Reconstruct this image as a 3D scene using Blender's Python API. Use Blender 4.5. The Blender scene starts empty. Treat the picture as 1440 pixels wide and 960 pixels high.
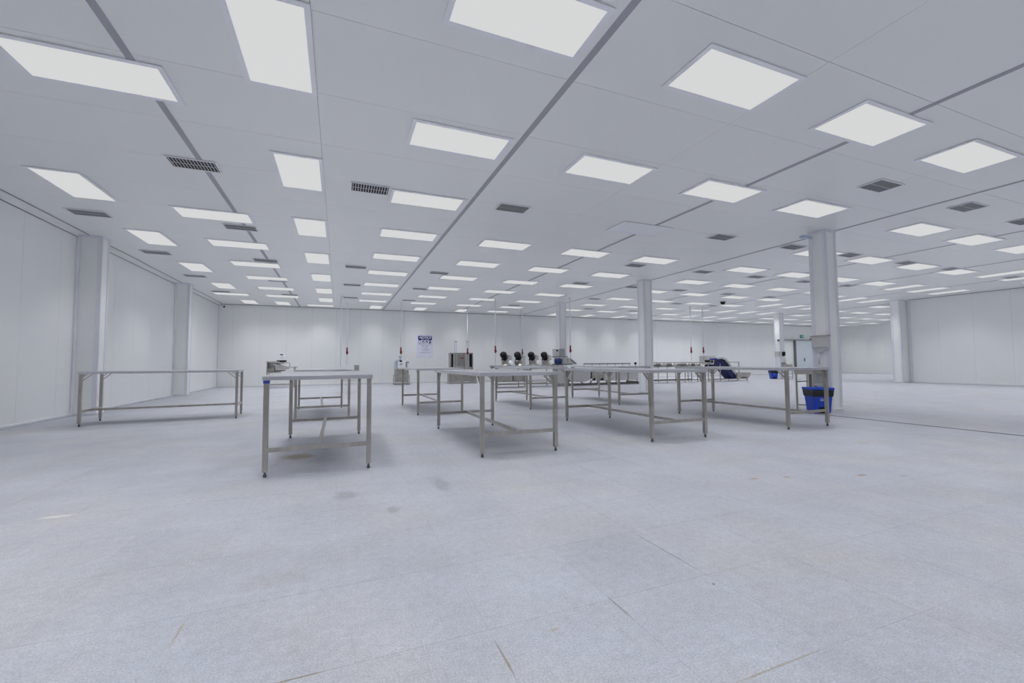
import bpy, math, random
from mathutils import Matrix, Vector
random.seed(7)
R = math.radians
sc = bpy.context.scene
C = sc.collection

# ------------------------------------------------------------------ camera
CAM_Z = 1.08
FPX, YAW, PITCH, ROLL = 603.4, R(21.95), R(2.79), R(-.376)
_fw = Vector((math.sin(YAW)*math.cos(PITCH), math.cos(YAW)*math.cos(PITCH), math.sin(PITCH)))
_rt = Vector((math.cos(YAW), -math.sin(YAW), 0)); _up = _rt.cross(_fw)
_r = _rt*math.cos(ROLL) + _up*math.sin(ROLL); _u = _up*math.cos(ROLL) - _rt*math.sin(ROLL)
cd = bpy.data.cameras.new('camera'); cam = bpy.data.objects.new('camera', cd); C.objects.link(cam)
cd.sensor_width = 36; cd.lens = FPX/1440*36; cd.clip_start = .05; cd.clip_end = 200
cam.matrix_world = Matrix(((_r.x, _u.x, -_fw.x, 0), (_r.y, _u.y, -_fw.y, 0), (_r.z, _u.z, -_fw.z, CAM_Z), (0, 0, 0, 1)))
sc.camera = cam

def in_frame(x, y, z, m=0):
    p = Vector((x, y, z-CAM_Z)); d = p.dot(_fw)
    if d < .1: return False
    px, py = 720+FPX*p.dot(_r)/d, 480-FPX*p.dot(_u)/d
    return -m < px < 1440+m and -m < py < 960+m

# ------------------------------------------------------------------ world, exposure
w = bpy.data.worlds.new('world'); sc.world = w; w.use_nodes = True
w.node_tree.nodes['Background'].inputs[0].default_value = (.8, .85, .9, 1)
w.node_tree.nodes['Background'].inputs[1].default_value = .05
sc.view_settings.view_transform = 'Standard'; sc.view_settings.look = 'None'
sc.view_settings.exposure = 0; sc.view_settings.gamma = 1; sc.view_settings.use_curve_mapping = False
sc.cycles.diffuse_bounces = 6; sc.cycles.max_bounces = 10
LAMP_W = 10.8            # watts of one ceiling lamp
PANEL_L = .68           # radiance of a lit diffuser
LAMP_COL = (.96, .975, 1.0)

# ------------------------------------------------------------------ materials
def mat(name, col, rough=.5, metal=0, spec=.5, noise=None, bump=None, coat=0):
    m = bpy.data.materials.new(name); m.use_nodes = True
    nt = m.node_tree; b = nt.nodes['Principled BSDF']
    b.inputs['Base Color'].default_value = (*col, 1); b.inputs['Roughness'].default_value = rough
    b.inputs['Metallic'].default_value = metal; b.inputs['Specular IOR Level'].default_value = spec
    b.inputs['Coat Weight'].default_value = coat
    tc = nt.nodes.new('ShaderNodeTexCoord')
    n = nt.nodes.new('ShaderNodeTexNoise'); mp = nt.nodes.new('ShaderNodeMapping')
    nt.links.new(tc.outputs['Object'], mp.inputs[0]); nt.links.new(mp.outputs[0], n.inputs['Vector'])
    sc_, amt, stretch = noise or (3.0, .03, (1, 1, 1))
    n.inputs['Scale'].default_value = sc_; n.inputs['Detail'].default_value = 3
    mp.inputs['Scale'].default_value = stretch
    r = nt.nodes.new('ShaderNodeValToRGB'); r.color_ramp.elements[0].position = .3; r.color_ramp.elements[1].position = .7
    r.color_ramp.elements[0].color = (*[c*(1-amt) for c in col], 1); r.color_ramp.elements[1].color = (*[min(1, c*(1+amt)) for c in col], 1)
    nt.links.new(n.outputs[0], r.inputs[0]); nt.links.new(r.outputs[0], b.inputs['Base Color'])
    if bump:
        bp = nt.nodes.new('ShaderNodeBump'); bp.inputs['Strength'].default_value = bump; bp.inputs['Distance'].default_value = .01
        nt.links.new(n.outputs[0], bp.inputs['Height']); nt.links.new(bp.outputs[0], b.inputs['Normal'])
    return m

M = {}
M['ceil'] = mat('ceiling_panel', (.90, .905, .895), .30, noise=(.6, .012, (1, 1, 1)))
M['wall'] = mat('wall_panel', (.92, .93, .925), .28, noise=(.5, .012, (1, 1, 1)))
M['joint'] = mat('panel_joint', (.40, .42, .43), .6)
M['strip'] = mat('ceiling_strip', (.40, .40, .44), .5)
M['alu'] = mat('aluminium_trim', (.84, .84, .90), .30, .2)
M['alu_dark'] = mat('aluminium_shadow_gap', (.27, .27, .27), .5)
M['base'] = mat('skirting', (.80, .81, .84), .45)
M['frame'] = mat('light_frame', (.92, .92, .96), .4)
M['unlit'] = mat('unlit_diffuser', (.93, .93, 1.0), .35, noise=(6, .05, (1, 4, 1)))
M['steel'] = mat('brushed_steel', (.48, .45, .41), .30, 1, noise=(12, .12, (1, 1, .2)))
M['steel_top'] = mat('steel_worktop', (.68, .68, .71), .34, 1, noise=(9, .06, (.3, 4, 1)))
M['steel_lt'] = mat('light_steel', (.62, .61, .60), .38, 1, noise=(7, .1, (1, 1, 3)))
M['steel_tan'] = mat('warm_steel', (.47, .44, .405), .38, 1, noise=(9, .2, (1, 1, 1)))
M['steel_dk'] = mat('dark_steel', (.22, .21, .21), .45, .8)
M['foot'] = mat('foot_black', (.10, .10, .10), .5)
M['black'] = mat('black_plastic', (.008, .008, .012), .55, spec=.25)
M['grey'] = mat('grey_box', (.36, .36, .38), .5)
M['greylt'] = mat('pale_grey_box', (.60, .60, .59), .45)
M['white'] = mat('white_plastic', (.92, .93, .95), .4)
M['ivory'] = mat('white_enamel', (.78, .79, .80), .35)
M['red'] = mat('red_plastic', (.22, .008, .022), .4)
M['blue'] = mat('blue_plastic', (.010, .06, .52), .38)
M['belt'] = mat('blue_belt', (.005, .010, .085), .5)
M['belt_hi'] = mat('bright_blue_belt', (.015, .045, .42), .5)
M['navy'] = mat('navy_motor', (.008, .03, .13), .4)
M['paleblue'] = mat('pale_blue_cover', (.50, .60, .72), .3)
M['cord'] = mat('grey_cord', (.30, .31, .33), .5)
M['sign'] = mat('sign_white', (.84, .84, .98), .5)
M['signblue'] = mat('sign_blue', (.006, .006, .15), .8, spec=.2)
M['signink'] = mat('sign_ink', (.10, .10, .24), .5)
M['green'] = mat('green_sign', (.06, .36, .30), .4)
M['door'] = mat('door_panel', (.68, .73, .80), .35)
M['void'] = mat('vent_void', (.025, .025, .028), .8)
M['slat'] = mat('vent_slat', (.55, .55, .57), .45)
M['bag'] = mat('bin_liner', (.01, .01, .012), .25, noise=(20, .5, (1, 1, 1)), bump=.6)
M['film'] = mat('blue_film', (.05, .08, .45), .3)

m = bpy.data.materials.new('lit_diffuser'); m.use_nodes = True; nt = m.node_tree; nt.nodes.clear()
em = nt.nodes.new('ShaderNodeEmission'); out = nt.nodes.new('ShaderNodeOutputMaterial')
em.inputs[0].default_value = (.985, .995, 1, 1); em.inputs[1].default_value = PANEL_L
nt.links.new(em.outputs[0], out.inputs[0]); M['lit'] = m

# granite floor tile: speckle, per-tile tone, wear and stains
TX0, TY0, TW, TH = -.01, 1.70, .5835, .597
def floor_mat():
    m = bpy.data.materials.new('granite_tile'); m.use_nodes = True; nt = m.node_tree; N = nt.nodes; L = nt.links
    b = N['Principled BSDF']; b.inputs['Roughness'].default_value = .48; b.inputs['Specular IOR Level'].default_value = .35
    geo = N.new('ShaderNodeNewGeometry')
    def mth(op, a, b_=None, c=None):
        n = N.new('ShaderNodeMath'); n.operation = op
        for i, v in enumerate((a, b_, c)):
            if v is None: continue
            if isinstance(v, (int, float)): n.inputs[i].default_value = v
            else: L.new(v, n.inputs[i])
        return n.outputs[0]
    sep = N.new('ShaderNodeSeparateXYZ'); L.new(geo.outputs['Position'], sep.inputs[0])
    ix = mth('FLOOR', mth('DIVIDE', mth('SUBTRACT', sep.outputs[0], TX0), TW))
    iy = mth('FLOOR', mth('DIVIDE', mth('SUBTRACT', sep.outputs[1], TY0), TH))
    cmb = N.new('ShaderNodeCombineXYZ'); L.new(ix, cmb.inputs[0]); L.new(iy, cmb.inputs[1])
    wn = N.new('ShaderNodeTexWhiteNoise'); wn.noise_dimensions = '2D'; L.new(cmb.outputs[0], wn.inputs['Vector'])
    def noise(scale, detail, rough=.6):
        n = N.new('ShaderNodeTexNoise'); n.inputs['Scale'].default_value = scale; n.inputs['Detail'].default_value = detail
        n.inputs['Roughness'].default_value = rough; L.new(geo.outputs['Position'], n.inputs['Vector']); return n.outputs[0]
    v = mth('MULTIPLY_ADD', wn.outputs[0], .045, .978)                       # tile to tile
    v = mth('MULTIPLY', v, mth('MULTIPLY_ADD', noise(125, 3, .8), 1.3, .35))  # granite grain
    v = mth('MULTIPLY', v, mth('MULTIPLY_ADD', noise(24, 3, .7), .40, .80))
    v = mth('MULTIPLY', v, mth('MULTIPLY_ADD', noise(1.6, 6, .7), .50, .75))    # traffic wear
    hue = N.new('ShaderNodeMix'); hue.data_type = 'RGBA'
    hue.inputs['A'].default_value = (.415, .43, .48, 1); hue.inputs['B'].default_value = (.450, .445, .455, 1)
    r = N.new('ShaderNodeMapRange'); r.inputs[1].default_value = .45; r.inputs[2].default_value = .72
    L.new(noise(.9, 5), r.inputs[0]); L.new(r.outputs[0], hue.inputs['Factor'])
    col = hue.outputs['Result']
    # dirt and dried spots, each a shape of its own: x, y, half sizes, tone, strength
    spots = [(-.43, 5.63, .17, .20, (.26, .19, .13), .85), (-1.86, 4.12, .12, .035, (.70, .69, .66), .6),
             (.06, 3.83, .10, .13, (.24, .24, .26), .55), (.86, 3.85, .08, .24, (.24, .24, .26), .5),
             (.38, 3.32, .05, .09, (.24, .24, .26), .5), (4.58, 2.57, .06, .03, (.28, .17, .08), .8),
             (3.55, 2.88, .05, .03, (.34, .22, .12), .7), (3.87, 2.80, .04, .03, (.34, .22, .12), .7),
             (1.70, 1.62, .008, .008, (.05, .05, .05), .9), (.52, 1.28, .03, .012, (.30, .24, .15), .6),
             (.82, 1.60, .03, .010, (.34, .28, .18), .6), (-.59, 2.16, .007, .09, (.34, .29, .2), .8),
             (.575, 1.52, .005, .13, (.26, .20, .13), .8), (-.12, 1.70, .11, .005, (.28, .23, .16), .8),
             (4.9, 2.4, .05, .02, (.28, .18, .10), .6), (6.4, 3.55, .11, .06, (.40, .34, .26), .6),
             (1.16, 1.64, .006, .10, (.24, .22, .2), .7), (1.74, 2.0, .006, .30, (.25, .24, .23), .6),
             (1.45, 1.11, .28, .005, (.30, .26, .2), .7), (-.3, 2.5, .2, .09, (.36, .34, .34), .4)]
    wob = noise(9, 3)
    for x, y, a, c, tone, st in spots:
        dx = mth('DIVIDE', mth('SUBTRACT', sep.outputs[0], x), a); dy = mth('DIVIDE', mth('SUBTRACT', sep.outputs[1], y), c)
        d = mth('SQRT', mth('ADD', mth('MULTIPLY', dx, dx), mth('MULTIPLY', dy, dy)))
        d = mth('ADD', d, mth('MULTIPLY_ADD', wob, 1.2, -.6))
        mr = N.new('ShaderNodeMapRange'); mr.inputs[1].default_value = .5; mr.inputs[2].default_value = 1.15
        mr.inputs[3].default_value = st; mr.inputs[4].default_value = 0; L.new(d, mr.inputs[0])
        mx = N.new('ShaderNodeMix'); mx.data_type = 'RGBA'; L.new(mr.outputs[0], mx.inputs['Factor'])
        L.new(col, mx.inputs['A']); mx.inputs['B'].default_value = (*tone, 1); col = mx.outputs['Result']
    mul = N.new('ShaderNodeVectorMath'); mul.operation = 'SCALE'; L.new(col, mul.inputs[0]); L.new(v, mul.inputs['Scale'])
    L.new(mul.outputs[0], b.inputs['Base Color'])
    bp = N.new('ShaderNodeBump'); bp.inputs['Strength'].default_value = .12; bp.inputs['Distance'].default_value = .003
    L.new(noise(150, 2), bp.inputs['Height']); L.new(bp.outputs[0], b.inputs['Normal'])
    return m
M['tile'] = floor_mat()
M['grout'] = mat('tile_grout', (.50, .50, .52), .8, noise=(1.3, .5, (1, 1, 1)))

# ------------------------------------------------------------------ mesh helpers
class MB:
    def __init__(s): s.v, s.f = [], []
    def add(s, vs, fs):
        o = len(s.v); s.v += [tuple(v) for v in vs]; s.f += [tuple(i+o for i in f) for f in fs]; return s
    def box(s, x0, x1, y0, y1, z0, z1, mtx=None):
        vs = [Vector(p) for p in ((x0,y0,z0),(x1,y0,z0),(x1,y1,z0),(x0,y1,z0),(x0,y0,z1),(x1,y0,z1),(x1,y1,z1),(x0,y1,z1))]
        if mtx: vs = [mtx @ v for v in vs]
        return s.add(vs, [(0,3,2,1),(4,5,6,7),(0,1,5,4),(1,2,6,5),(2,3,7,6),(3,0,4,7)])
    def frustum(s, b, t, z0, z1):            # b, t = (x0,x1,y0,y1)
        vs = [(b[0],b[2],z0),(b[1],b[2],z0),(b[1],b[3],z0),(b[0],b[3],z0),(t[0],t[2],z1),(t[1],t[2],z1),(t[1],t[3],z1),(t[0],t[3],z1)]
        return s.add(vs, [(0,3,2,1),(4,5,6,7),(0,1,5,4),(1,2,6,5),(2,3,7,6),(3,0,4,7)])
    def bar(s, p0, p1, wd, ht=None):         # square bar between two points
        p0, p1 = Vector(p0), Vector(p1); d = p1-p0; L = d.length; q = d.to_track_quat('Z', 'Y').to_matrix().to_4x4()
        ht = ht or wd
        return s.box(-wd/2, wd/2, -ht/2, ht/2, 0, L, Matrix.Translation(p0) @ q)
    def cyl(s, p0, p1, r0, r1=None, n=12):
        r1 = r0 if r1 is None else r1
        p0, p1 = Vector(p0), Vector(p1); d = p1-p0; q = d.to_track_quat('Z', 'Y').to_matrix()
        vs = []
        for p, r in ((p0, r0), (p1, r1)):
            for i in range(n):
                a = 2*math.pi*i/n; vs.append(p + q @ Vector((r*math.cos(a), r*math.sin(a), 0)))
        fs = [(i, (i+1) % n, n+(i+1) % n, n+i) for i in range(n)] + [tuple(range(n-1, -1, -1)), tuple(range(n, 2*n))]
        return s.add(vs, fs)
    def lathe(s, c, prof, axis=(0, 0, 1), n=16):   # prof = [(r, h)]
        q = Vector(axis).to_track_quat('Z', 'Y').to_matrix(); c = Vector(c); vs, fs = [], []
        for r, h in prof:
            for i in range(n):
                a = 2*math.pi*i/n; vs.append(c + q @ Vector((r*math.cos(a), r*math.sin(a), h)))
        for k in range(len(prof)-1):
            for i in range(n): fs.append((k*n+i, k*n+(i+1) % n, (k+1)*n+(i+1) % n, (k+1)*n+i))
        fs += [tuple(range(n-1, -1, -1)), tuple(range((len(prof)-1)*n, len(prof)*n))]
        return s.add(vs, fs)
    def prism(s, pts, y0, y1):               # polygon in XZ pushed along Y
        n = len(pts); vs = [(x, y0, z) for x, z in pts] + [(x, y1, z) for x, z in pts]
        fs = [tuple(range(n)), tuple(range(2*n-1, n-1, -1))] + [((i+1) % n, i, n+i, n+(i+1) % n) for i in range(n)]
        return s.add(vs, fs)
    def mesh(s, name, m):
        me = bpy.data.meshes.new(name); me.from_pydata(s.v, [], s.f); me.update()
        me.materials.append(M[m] if isinstance(m, str) else m); return me
    def build(s, name, m, parent=None, smooth=False, bevel=0):
        return link(name, s.mesh(name, m), parent, smooth, bevel)

def link(name, me, parent=None, smooth=False, bevel=0, loc=None):
    o = bpy.data.objects.new(name, me); C.objects.link(o)
    if parent: o.parent = parent
    if loc: o.location = loc
    if smooth:
        for p in me.polygons: p.use_smooth = len(p.vertices) == 4
    if bevel:
        b = o.modifiers.new('bevel', 'BEVEL'); b.width = bevel; b.segments = 2; b.limit_method = 'ANGLE'
    return o
def box(*a): return MB().box(*a)
def tag(o, label, cat, group=None, kind=None):
    o['label'] = label; o['category'] = cat
    if group: o['group'] = group
    if kind: o['kind'] = kind
    return o
def thing(name, label, cat, loc=(0, 0, 0), rz=0, group=None):
    o = bpy.data.objects.new(name, None); C.objects.link(o); o.empty_display_size = .1
    o.location = loc; o.rotation_euler.z = rz
    return tag(o, label, cat, group)
def struct(o, label, cat='structure'):
    o['kind'] = 'structure'; o['label'] = label; o['category'] = cat; return o
ORD = ['zeroth', 'first', 'second', 'third', 'fourth', 'fifth', 'sixth', 'seventh', 'eighth', 'ninth', 'tenth', 'eleventh', 'twelfth', 'thirteenth', 'fourteenth']

# ------------------------------------------------------------------ room shell
ZC = 3.95                                   # ceiling
XL, YB, XR, XF, YF, YS = -5.34, 24.0, 25.4, 40.0, -6.0, 12.4   # left, back, right, far right, front, step of the L plan
# floor: grout bed with granite tiles
g = MB(); g.box(XL, XF, YF, YB, -.12, -.0008)
floor = struct(g.build('floor', 'grout'), 'pale grey speckled granite tile floor across the whole hall', 'floor')
cells = []
i0, i1 = math.floor((XL-TX0)/TW), math.ceil((XF-TX0)/TW)
j0, j1 = math.floor((YF-TY0)/TH), math.ceil((YB-TY0)/TH)
for i in range(i0, i1):
    for j in range(j0, j1):
        x0, y0 = TX0+i*TW, TY0+j*TH; x1, y1 = x0+TW, y0+TH
        x0, x1, y0, y1 = max(x0, XL), min(x1, XF), max(y0, YF), min(y1, YB)
        if x1-x0 < .05 or y1-y0 < .05 or (x0 > XR+.3 and y1 < YS-.3): continue
        whole = x1-x0 > TW-.001 and y1-y0 > TH-.001
        vis = in_frame((x0+x1)/2, (y0+y1)/2, 0, 60)
        cells.append((0 if vis and whole else 1, math.hypot((x0+x1)/2, (y0+y1)/2), x0, x1, y0, y1))
cells.sort()
GAP = .0006
def tile_geo(mb, x0, x1, y0, y1):
    e = .0003
    mb.frustum((x0+GAP, x1-GAP, y0+GAP, y1-GAP), (x0+GAP+e, x1-GAP-e, y0+GAP+e, y1-GAP-e), -.0008, 0)
t = MB(); tile_geo(t, 0, TW, 0, TH); tile_me = t.mesh('tile', 'tile')
for c in cells[:300]: link('tile', tile_me, floor, loc=(c[2], c[4], 0))
t = MB()
for c in cells[300:]: tile_geo(t, *c[2:])
o = t.build('tile_field', 'tile', floor); o['kind'] = 'stuff'
# slot drain let into the floor
dr = thing('slot_drain', 'long thin dark slot drain running across the floor beside the blue bin', 'drain', (8.95, 2.2, 0))
box(-.028, .028, -5, 3.95, .0005, .003).build('drain_frame', 'steel_dk', dr)
box(-.012, .012, -5, 3.95, .003, .0036).build('drain_slot', 'void', dr)

# ceiling: backing with sandwich panels between hanging strips
g = MB(); g.box(XL, XF, YF, YB, ZC+.010, ZC+.12)
ceil = struct(g.build('ceiling', 'joint'), 'flat white sandwich panel ceiling', 'ceiling')
STRIPS = [-1.85+4.01*k for k in range(11)]
edges = [XL] + STRIPS[:8] + [XR+.6] + [s for s in STRIPS[8:] if s < XF-.5] + [XF]
xb = []
for a, b in zip(edges, edges[1:]):
    mid = {-1.85: -.25, 2.16: 4.35, 6.17: 8.35}.get(round(a, 2))
    xb += [(a, mid), (mid, b)] if mid else [(a, b)]
yb = [2.56+1.15*k for k in range(-1, 19)] + [YB]
panel_cache = {}
def panel(parent, x0, x1, y0, y1, z0, z1, m, g=.0025):
    dims = (round(x1-x0, 3), round(y1-y0, 3), round(z1-z0, 3), m)
    if dims not in panel_cache:
        dx, dy, dz = dims[:3]; gx, gy, gz = (g if d > .05 else 0 for d in (dx, dy, dz))
        panel_cache[dims] = MB().box(gx, dx-gx, gy, dy-gy, gz, dz-gz).mesh('panel', m)
    return link('panel', panel_cache[dims], parent, loc=(x0, y0, z0))
for x0, x1 in xb:
    if x0 < XR+.5: panel(ceil, x0, x1, YF, yb[0], ZC, ZC+.010, 'ceil')
    for y0, y1 in zip(yb, yb[1:]):
        if x0 > XR and y1 < YS-.5: continue
        panel(ceil, x0, x1, y0, y1, ZC, ZC+.010, 'ceil')
words = ['leftmost', 'second', 'third', 'fourth', 'fifth', 'sixth', 'seventh', 'eighth', 'ninth', 'tenth', 'eleventh']
for k, s in enumerate(STRIPS):
    if s > XF-.5: continue
    y0 = YF if s < XR else YS-.4
    struct(box(s-.034, s+.034, y0, YB, ZC-.006, ZC+.004).build('trim_%d' % (k+1), 'strip'),
           '%s grey strip along the ceiling%s' % (words[k].capitalize(), '' if k == 0 else ' counted from the left wall'), 'ceiling strip')

# walls
def wall(name, label, axis, pos, a0, a1, inward, step=1.15, start=0, zt=3.90):
    """axis 'x': plane x=pos running along y; 'y': plane y=pos running along x; inward = +1/-1"""
    th = .10
    if axis == 'x': g = box(min(pos, pos-inward*th), max(pos, pos-inward*th), a0, a1, 0, ZC+.1)
    else: g = box(a0, a1, min(pos, pos-inward*th), max(pos, pos-inward*th), 0, ZC+.1)
    wl = struct(g.build(name, 'joint'), label, 'wall')
    cuts = [a0]; c = a0+start if start else a0+step
    while c < a1-.2: cuts.append(c); c += step
    cuts.append(a1)
    for b0, b1 in zip(cuts, cuts[1:]):
        p0, p1 = (pos, pos+inward*.008) if inward > 0 else (pos-.008, pos)
        if axis == 'x': panel(wl, p0, p1, b0, b1, .0, ZC, 'wall', .0022)
        else: panel(wl, b0, b1, p0, p1, .0, ZC, 'wall', .0022)
    return wl
wall('wall_left', 'white panelled wall along the left side of the hall', 'x', XL, YF, YB, 1, 1.15, .33)
wall('wall_back', 'long white panelled wall at the far end of the hall', 'y', YB, XL, XF, -1, 1.15, .6)
wall('wall_right', 'white panelled wall at the right edge of the photo', 'x', XR, YF, YS, -1, 1.15, .75)
wall('wall_far_right', 'distant white panelled wall seen between two columns at right', 'x', XF, YS, YB, -1)
wall('wall_return', 'white panelled wall around the corner at right', 'y', YS, XR, XF, 1)
wall('wall_front', 'white panelled wall behind the viewpoint', 'y', YF, XL, XR, 1)

def skirting(name, label, bx):
    struct(box(*bx).build(name, 'base', bevel=.01), label, 'skirting')
SK = .05
skirting('baseboard_left', 'pale skirting at the foot of the left wall', (XL+.008, XL+.045, YF, YB-.008, 0, SK))
skirting('baseboard_back', 'pale skirting at the foot of the far wall', (XL+.045, XF-.05, YB-.045, YB-.008, 0, SK))
skirting('baseboard_right', 'pale skirting at the foot of the right wall', (XR-.045, XR-.008, YF, YS, 0, SK))
skirting('baseboard_far_right', 'pale skirting at the foot of the distant right wall', (XF-.045, XF-.008, YS+.05, YB-.045, 0, SK))
# cornice angle along the left wall
tr = struct(box(XL+.008, XL+.19, YF, YB-.02, ZC-.008, ZC-.001).build('trim_20', 'ceil'), 'grey metal cornice strip between left wall and ceiling', 'cornice')
box(XL+.19, XL+.205, YF, YB-.02, ZC-.012, ZC-.0005).build('shadow_gap', 'alu_dark', tr)
box(XL+.008, XL+.022, YF, YB-.02, ZC-.06, ZC-.008).build('wall_flange', 'ceil', tr)
box(XL+.008, XL+.016, YF, YB-.02, ZC-.078, ZC-.062).build('shadow_gap', 'alu_dark', tr)
tr = struct(box(XL+.1, XF-.1, YB-.05, YB-.008, ZC-.02, ZC-.001).build('trim_21', 'alu_dark'), 'thin dark cornice line along the top of the far wall', 'cornice')
tr = struct(box(XR-.04, XR-.008, YF, YS-.5, ZC-.018, ZC-.001).build('trim_22', 'alu_dark'), 'thin dark cornice line along the top of the right wall', 'cornice')
tr = struct(box(XL+.008, XL+.05, YB-.05, YB-.008, SK, ZC-.02).build('trim_23', 'alu', bevel=.012), 'vertical metal angle in the far left corner of the room', 'corner trim')

# ------------------------------------------------------------------ columns
def column(x0, x1, y0, y1, label, corners, group='white clad steel columns'):
    c = thing('column', label, 'column', ((x0+x1)/2, (y0+y1)/2, 0), 0, group)
    hx, hy = (x1-x0)/2, (y1-y0)/2
    box(-hx, hx, -hy, hy, 0, ZC-.001).build('cladding', 'wall', c)
    for sx, sy in corners:
        q = MB(); x, y, tw, e = sx*hx, sy*hy, .062, .012
        q.box(min(x+sx*e, x-sx*tw), max(x+sx*e, x-sx*tw), min(y+sx*0, y+sy*e), max(y, y+sy*e), .05, ZC-.03)
        q.box(min(x, x+sx*e), max(x, x+sx*e), min(y+sy*e, y-sy*tw), max(y+sy*e, y-sy*tw), .05, ZC-.03)
        q.build('corner_trim', 'alu', c, bevel=.006)
    box(-hx-.02, hx+.02, -hy-.02, hy+.02, 0, .055).build('base_curb', 'base', c, bevel=.012)
    box(-hx-.022, hx+.022, -hy-.022, hy+.022, ZC-.045, ZC-.002).build('head_collar', 'alu', c)
    return c
ALL4 = [(-1, -1), (1, -1), (-1, 1), (1, 1)]
column(9.82, 10.17, 6.03, 6.37, 'tall white free-standing column beside the large blue bin', ALL4)
column(9.82, 10.15, 12.05, 12.38, 'white free-standing column in the middle of the hall behind the tables', ALL4)
column(9.73, 10.06, 18.05, 18.38, 'distant white column behind the steel control boxes', ALL4)
column(24.5, 24.84, 17.82, 18.15, 'distant white column with hand basin, dispensers and small blue bin', ALL4)
column(XL+.008, -4.93, 12.16, 12.5, 'white column built against the left wall, the nearer of two', [(1, -1), (1, 1)])
column(XL+.008, -4.93, 18.2, 18.54, 'white column built against the left wall, the farther of two', [(1, -1), (1, 1)])
column(24.8, XR+.1, 12.0, 12.36, 'white column at the end of the right wall', [(-1, -1), (-1, 1)])
# metal angles where the left wall meets its columns
for k, (y, wd) in enumerate(((12.13, 'nearer'), (18.17, 'farther'))):
    struct(box(XL+.008, XL+.05, y-.045, y+.03, .02, ZC-.06).build('trim_%d' % (30+k), 'alu', bevel=.012),
           'vertical metal angle between left wall and the %s wall column' % wd, 'corner trim')
struct(box(XR-.05, XR-.008, 11.86, 11.95, .02, ZC-.02).build('trim_32', 'alu', bevel=.012), 'vertical metal angle between right wall and its end column', 'corner trim')

# ------------------------------------------------------------------ ceiling lights
LW, LD, FR = 1.18, .565, .048
def ring(w, d, fr, z0, z1):
    q = MB()
    q.box(-w/2-fr, w/2+fr, -d/2-fr, -d/2, z0, z1); q.box(-w/2-fr, w/2+fr, d/2, d/2+fr, z0, z1)
    q.box(-w/2-fr, -w/2, -d/2, d/2, z0, z1); q.box(w/2, w/2+fr, -d/2, d/2, z0, z1); return q
frame_me = ring(LW, LD, FR, -.010, -.0005).mesh('frame', 'frame')
diff_me = box(-LW/2, LW/2, -LD/2, LD/2, -.007, -.0005).mesh('diffuser', 'lit')
unlit_me = box(-LW/2, LW/2, -LD/2, LD/2, -.007, -.0005).mesh('diffuser', 'unlit')
ld = bpy.data.lights.new('lamp', 'AREA'); ld.shape = 'RECTANGLE'; ld.size = LW-.04; ld.size_y = LD-.04
ld.energy = LAMP_W; ld.color = LAMP_COL; ld.spread = R(97)
def ceiling_light(x, y, along_y, label, group, lit=True):
    t = thing('ceiling_light', label, 'ceiling light', (x, y, ZC-.006), R(90) if along_y else 0, group)
    link('frame', frame_me, t); link('diffuser', diff_me if lit else unlit_me, t)
    if lit:
        l = bpy.data.objects.new('lamp', ld); C.objects.link(l); l.parent = t; l.location = (0, 0, -.012)
    return t
rows = [3.11+2.185*k for k in range(9)]
ahead = [.92, -1.27, -3.45]
ROWS = []     # (row text, [(x, y, along_y)])
def rowdef(text, pts): ROWS.append((text, pts))
rowdef('row beside the left wall', [(-3.93, y, 1) for y in (-.4, 2.7, 5.75, 8.83, 11.92, 15.1, 18.35)] + [(-4.1, 20.4, 0), (-3.85, 22.72, 1)])
rowdef('row over the leftmost ceiling strip', [(-2.25, y, 0) for y in (-1.3, .95, 3.1, 5.28, 9.67, 11.86, 14.1, 16.25, 18.35, 20.38)] + [(-2.49, 22.76, 1)])
rowdef('lengthwise row left of centre strip', [(-.58, y, 1) for y in (-1.3, 1.5, 4.28, 7.07, 9.88, 12.72, 15.55, 18.36, 20.95)] + [(-.87, 23.05, 0)])
rowdef('row touching the centre strip from left', [(1.41, y, 0) for y in ahead+rows] + [(1.71, 22.85, 1)])
rowdef('row just right of centre strip', [(3.72, y, 0) for k, y in enumerate(ahead+rows) if k != 5] + [(3.95, 22.82, 1)])
rowdef('row over the third ceiling strip', [(6.0, y, 0) for k, y in enumerate(ahead+rows) if k != 5] + [(6.22, 22.8, 1)])
rowdef('row left of the free columns', [(8.28, y, 0) for k, y in enumerate(ahead+rows) if k != 5] + [(8.25, 22.6, 0)])
for x, nm in ((11.88, 'first'), (14.15, 'second'), (16.5, 'third'), (18.75, 'fourth')):
    rowdef('%s row right of the free columns' % nm, [(x, y, 0) for y in ahead+rows] + [(x+.1, 22.82, 1)])
for x, nm in ((20.66, 'first'), (22.36, 'second'), (23.96, 'third')):
    rowdef('%s lengthwise row near right wall' % nm, [(x, y, 1) for y in (1.6, 4.35, 7.1, 9.85, 12.65, 15.48, 18.23, 21.05)] + [(x-.15, 22.82, 0)])
for x, nm in ((27.0, 'first'), (29.25, 'second'), (31.65, 'third'), (33.95, 'fourth'), (36.05, 'fifth'), (38.5, 'sixth')):
    rowdef('%s row of rear right bay' % nm, [(x, y, 0) for y in (13.94, 16.12, 18.35, 20.45, 22.6)])
nview = 0
for text, pts in ROWS:
    pts = sorted(pts, key=lambda p: p[1]); n = h = 0
    for x, y, al in pts:
        if in_frame(x, y, ZC, 50) or (in_frame(x, y+.5, ZC)):
            n += 1; nview += 1
            ceiling_light(x, y, al, 'lit panel light, %s from the near end, %s' % (ORD[n], text), 'ceiling panel lights')
        else:
            h += 1; ceiling_light(x, y, al, 'lit light outside the frame, %s of its %s' % (ORD[h], text), 'ceiling lights outside the frame')
ceiling_light(6.0, 7.46, 0, 'unlit lilac grey panel light, the only one switched off', 'ceiling panel lights', lit=False)

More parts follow.
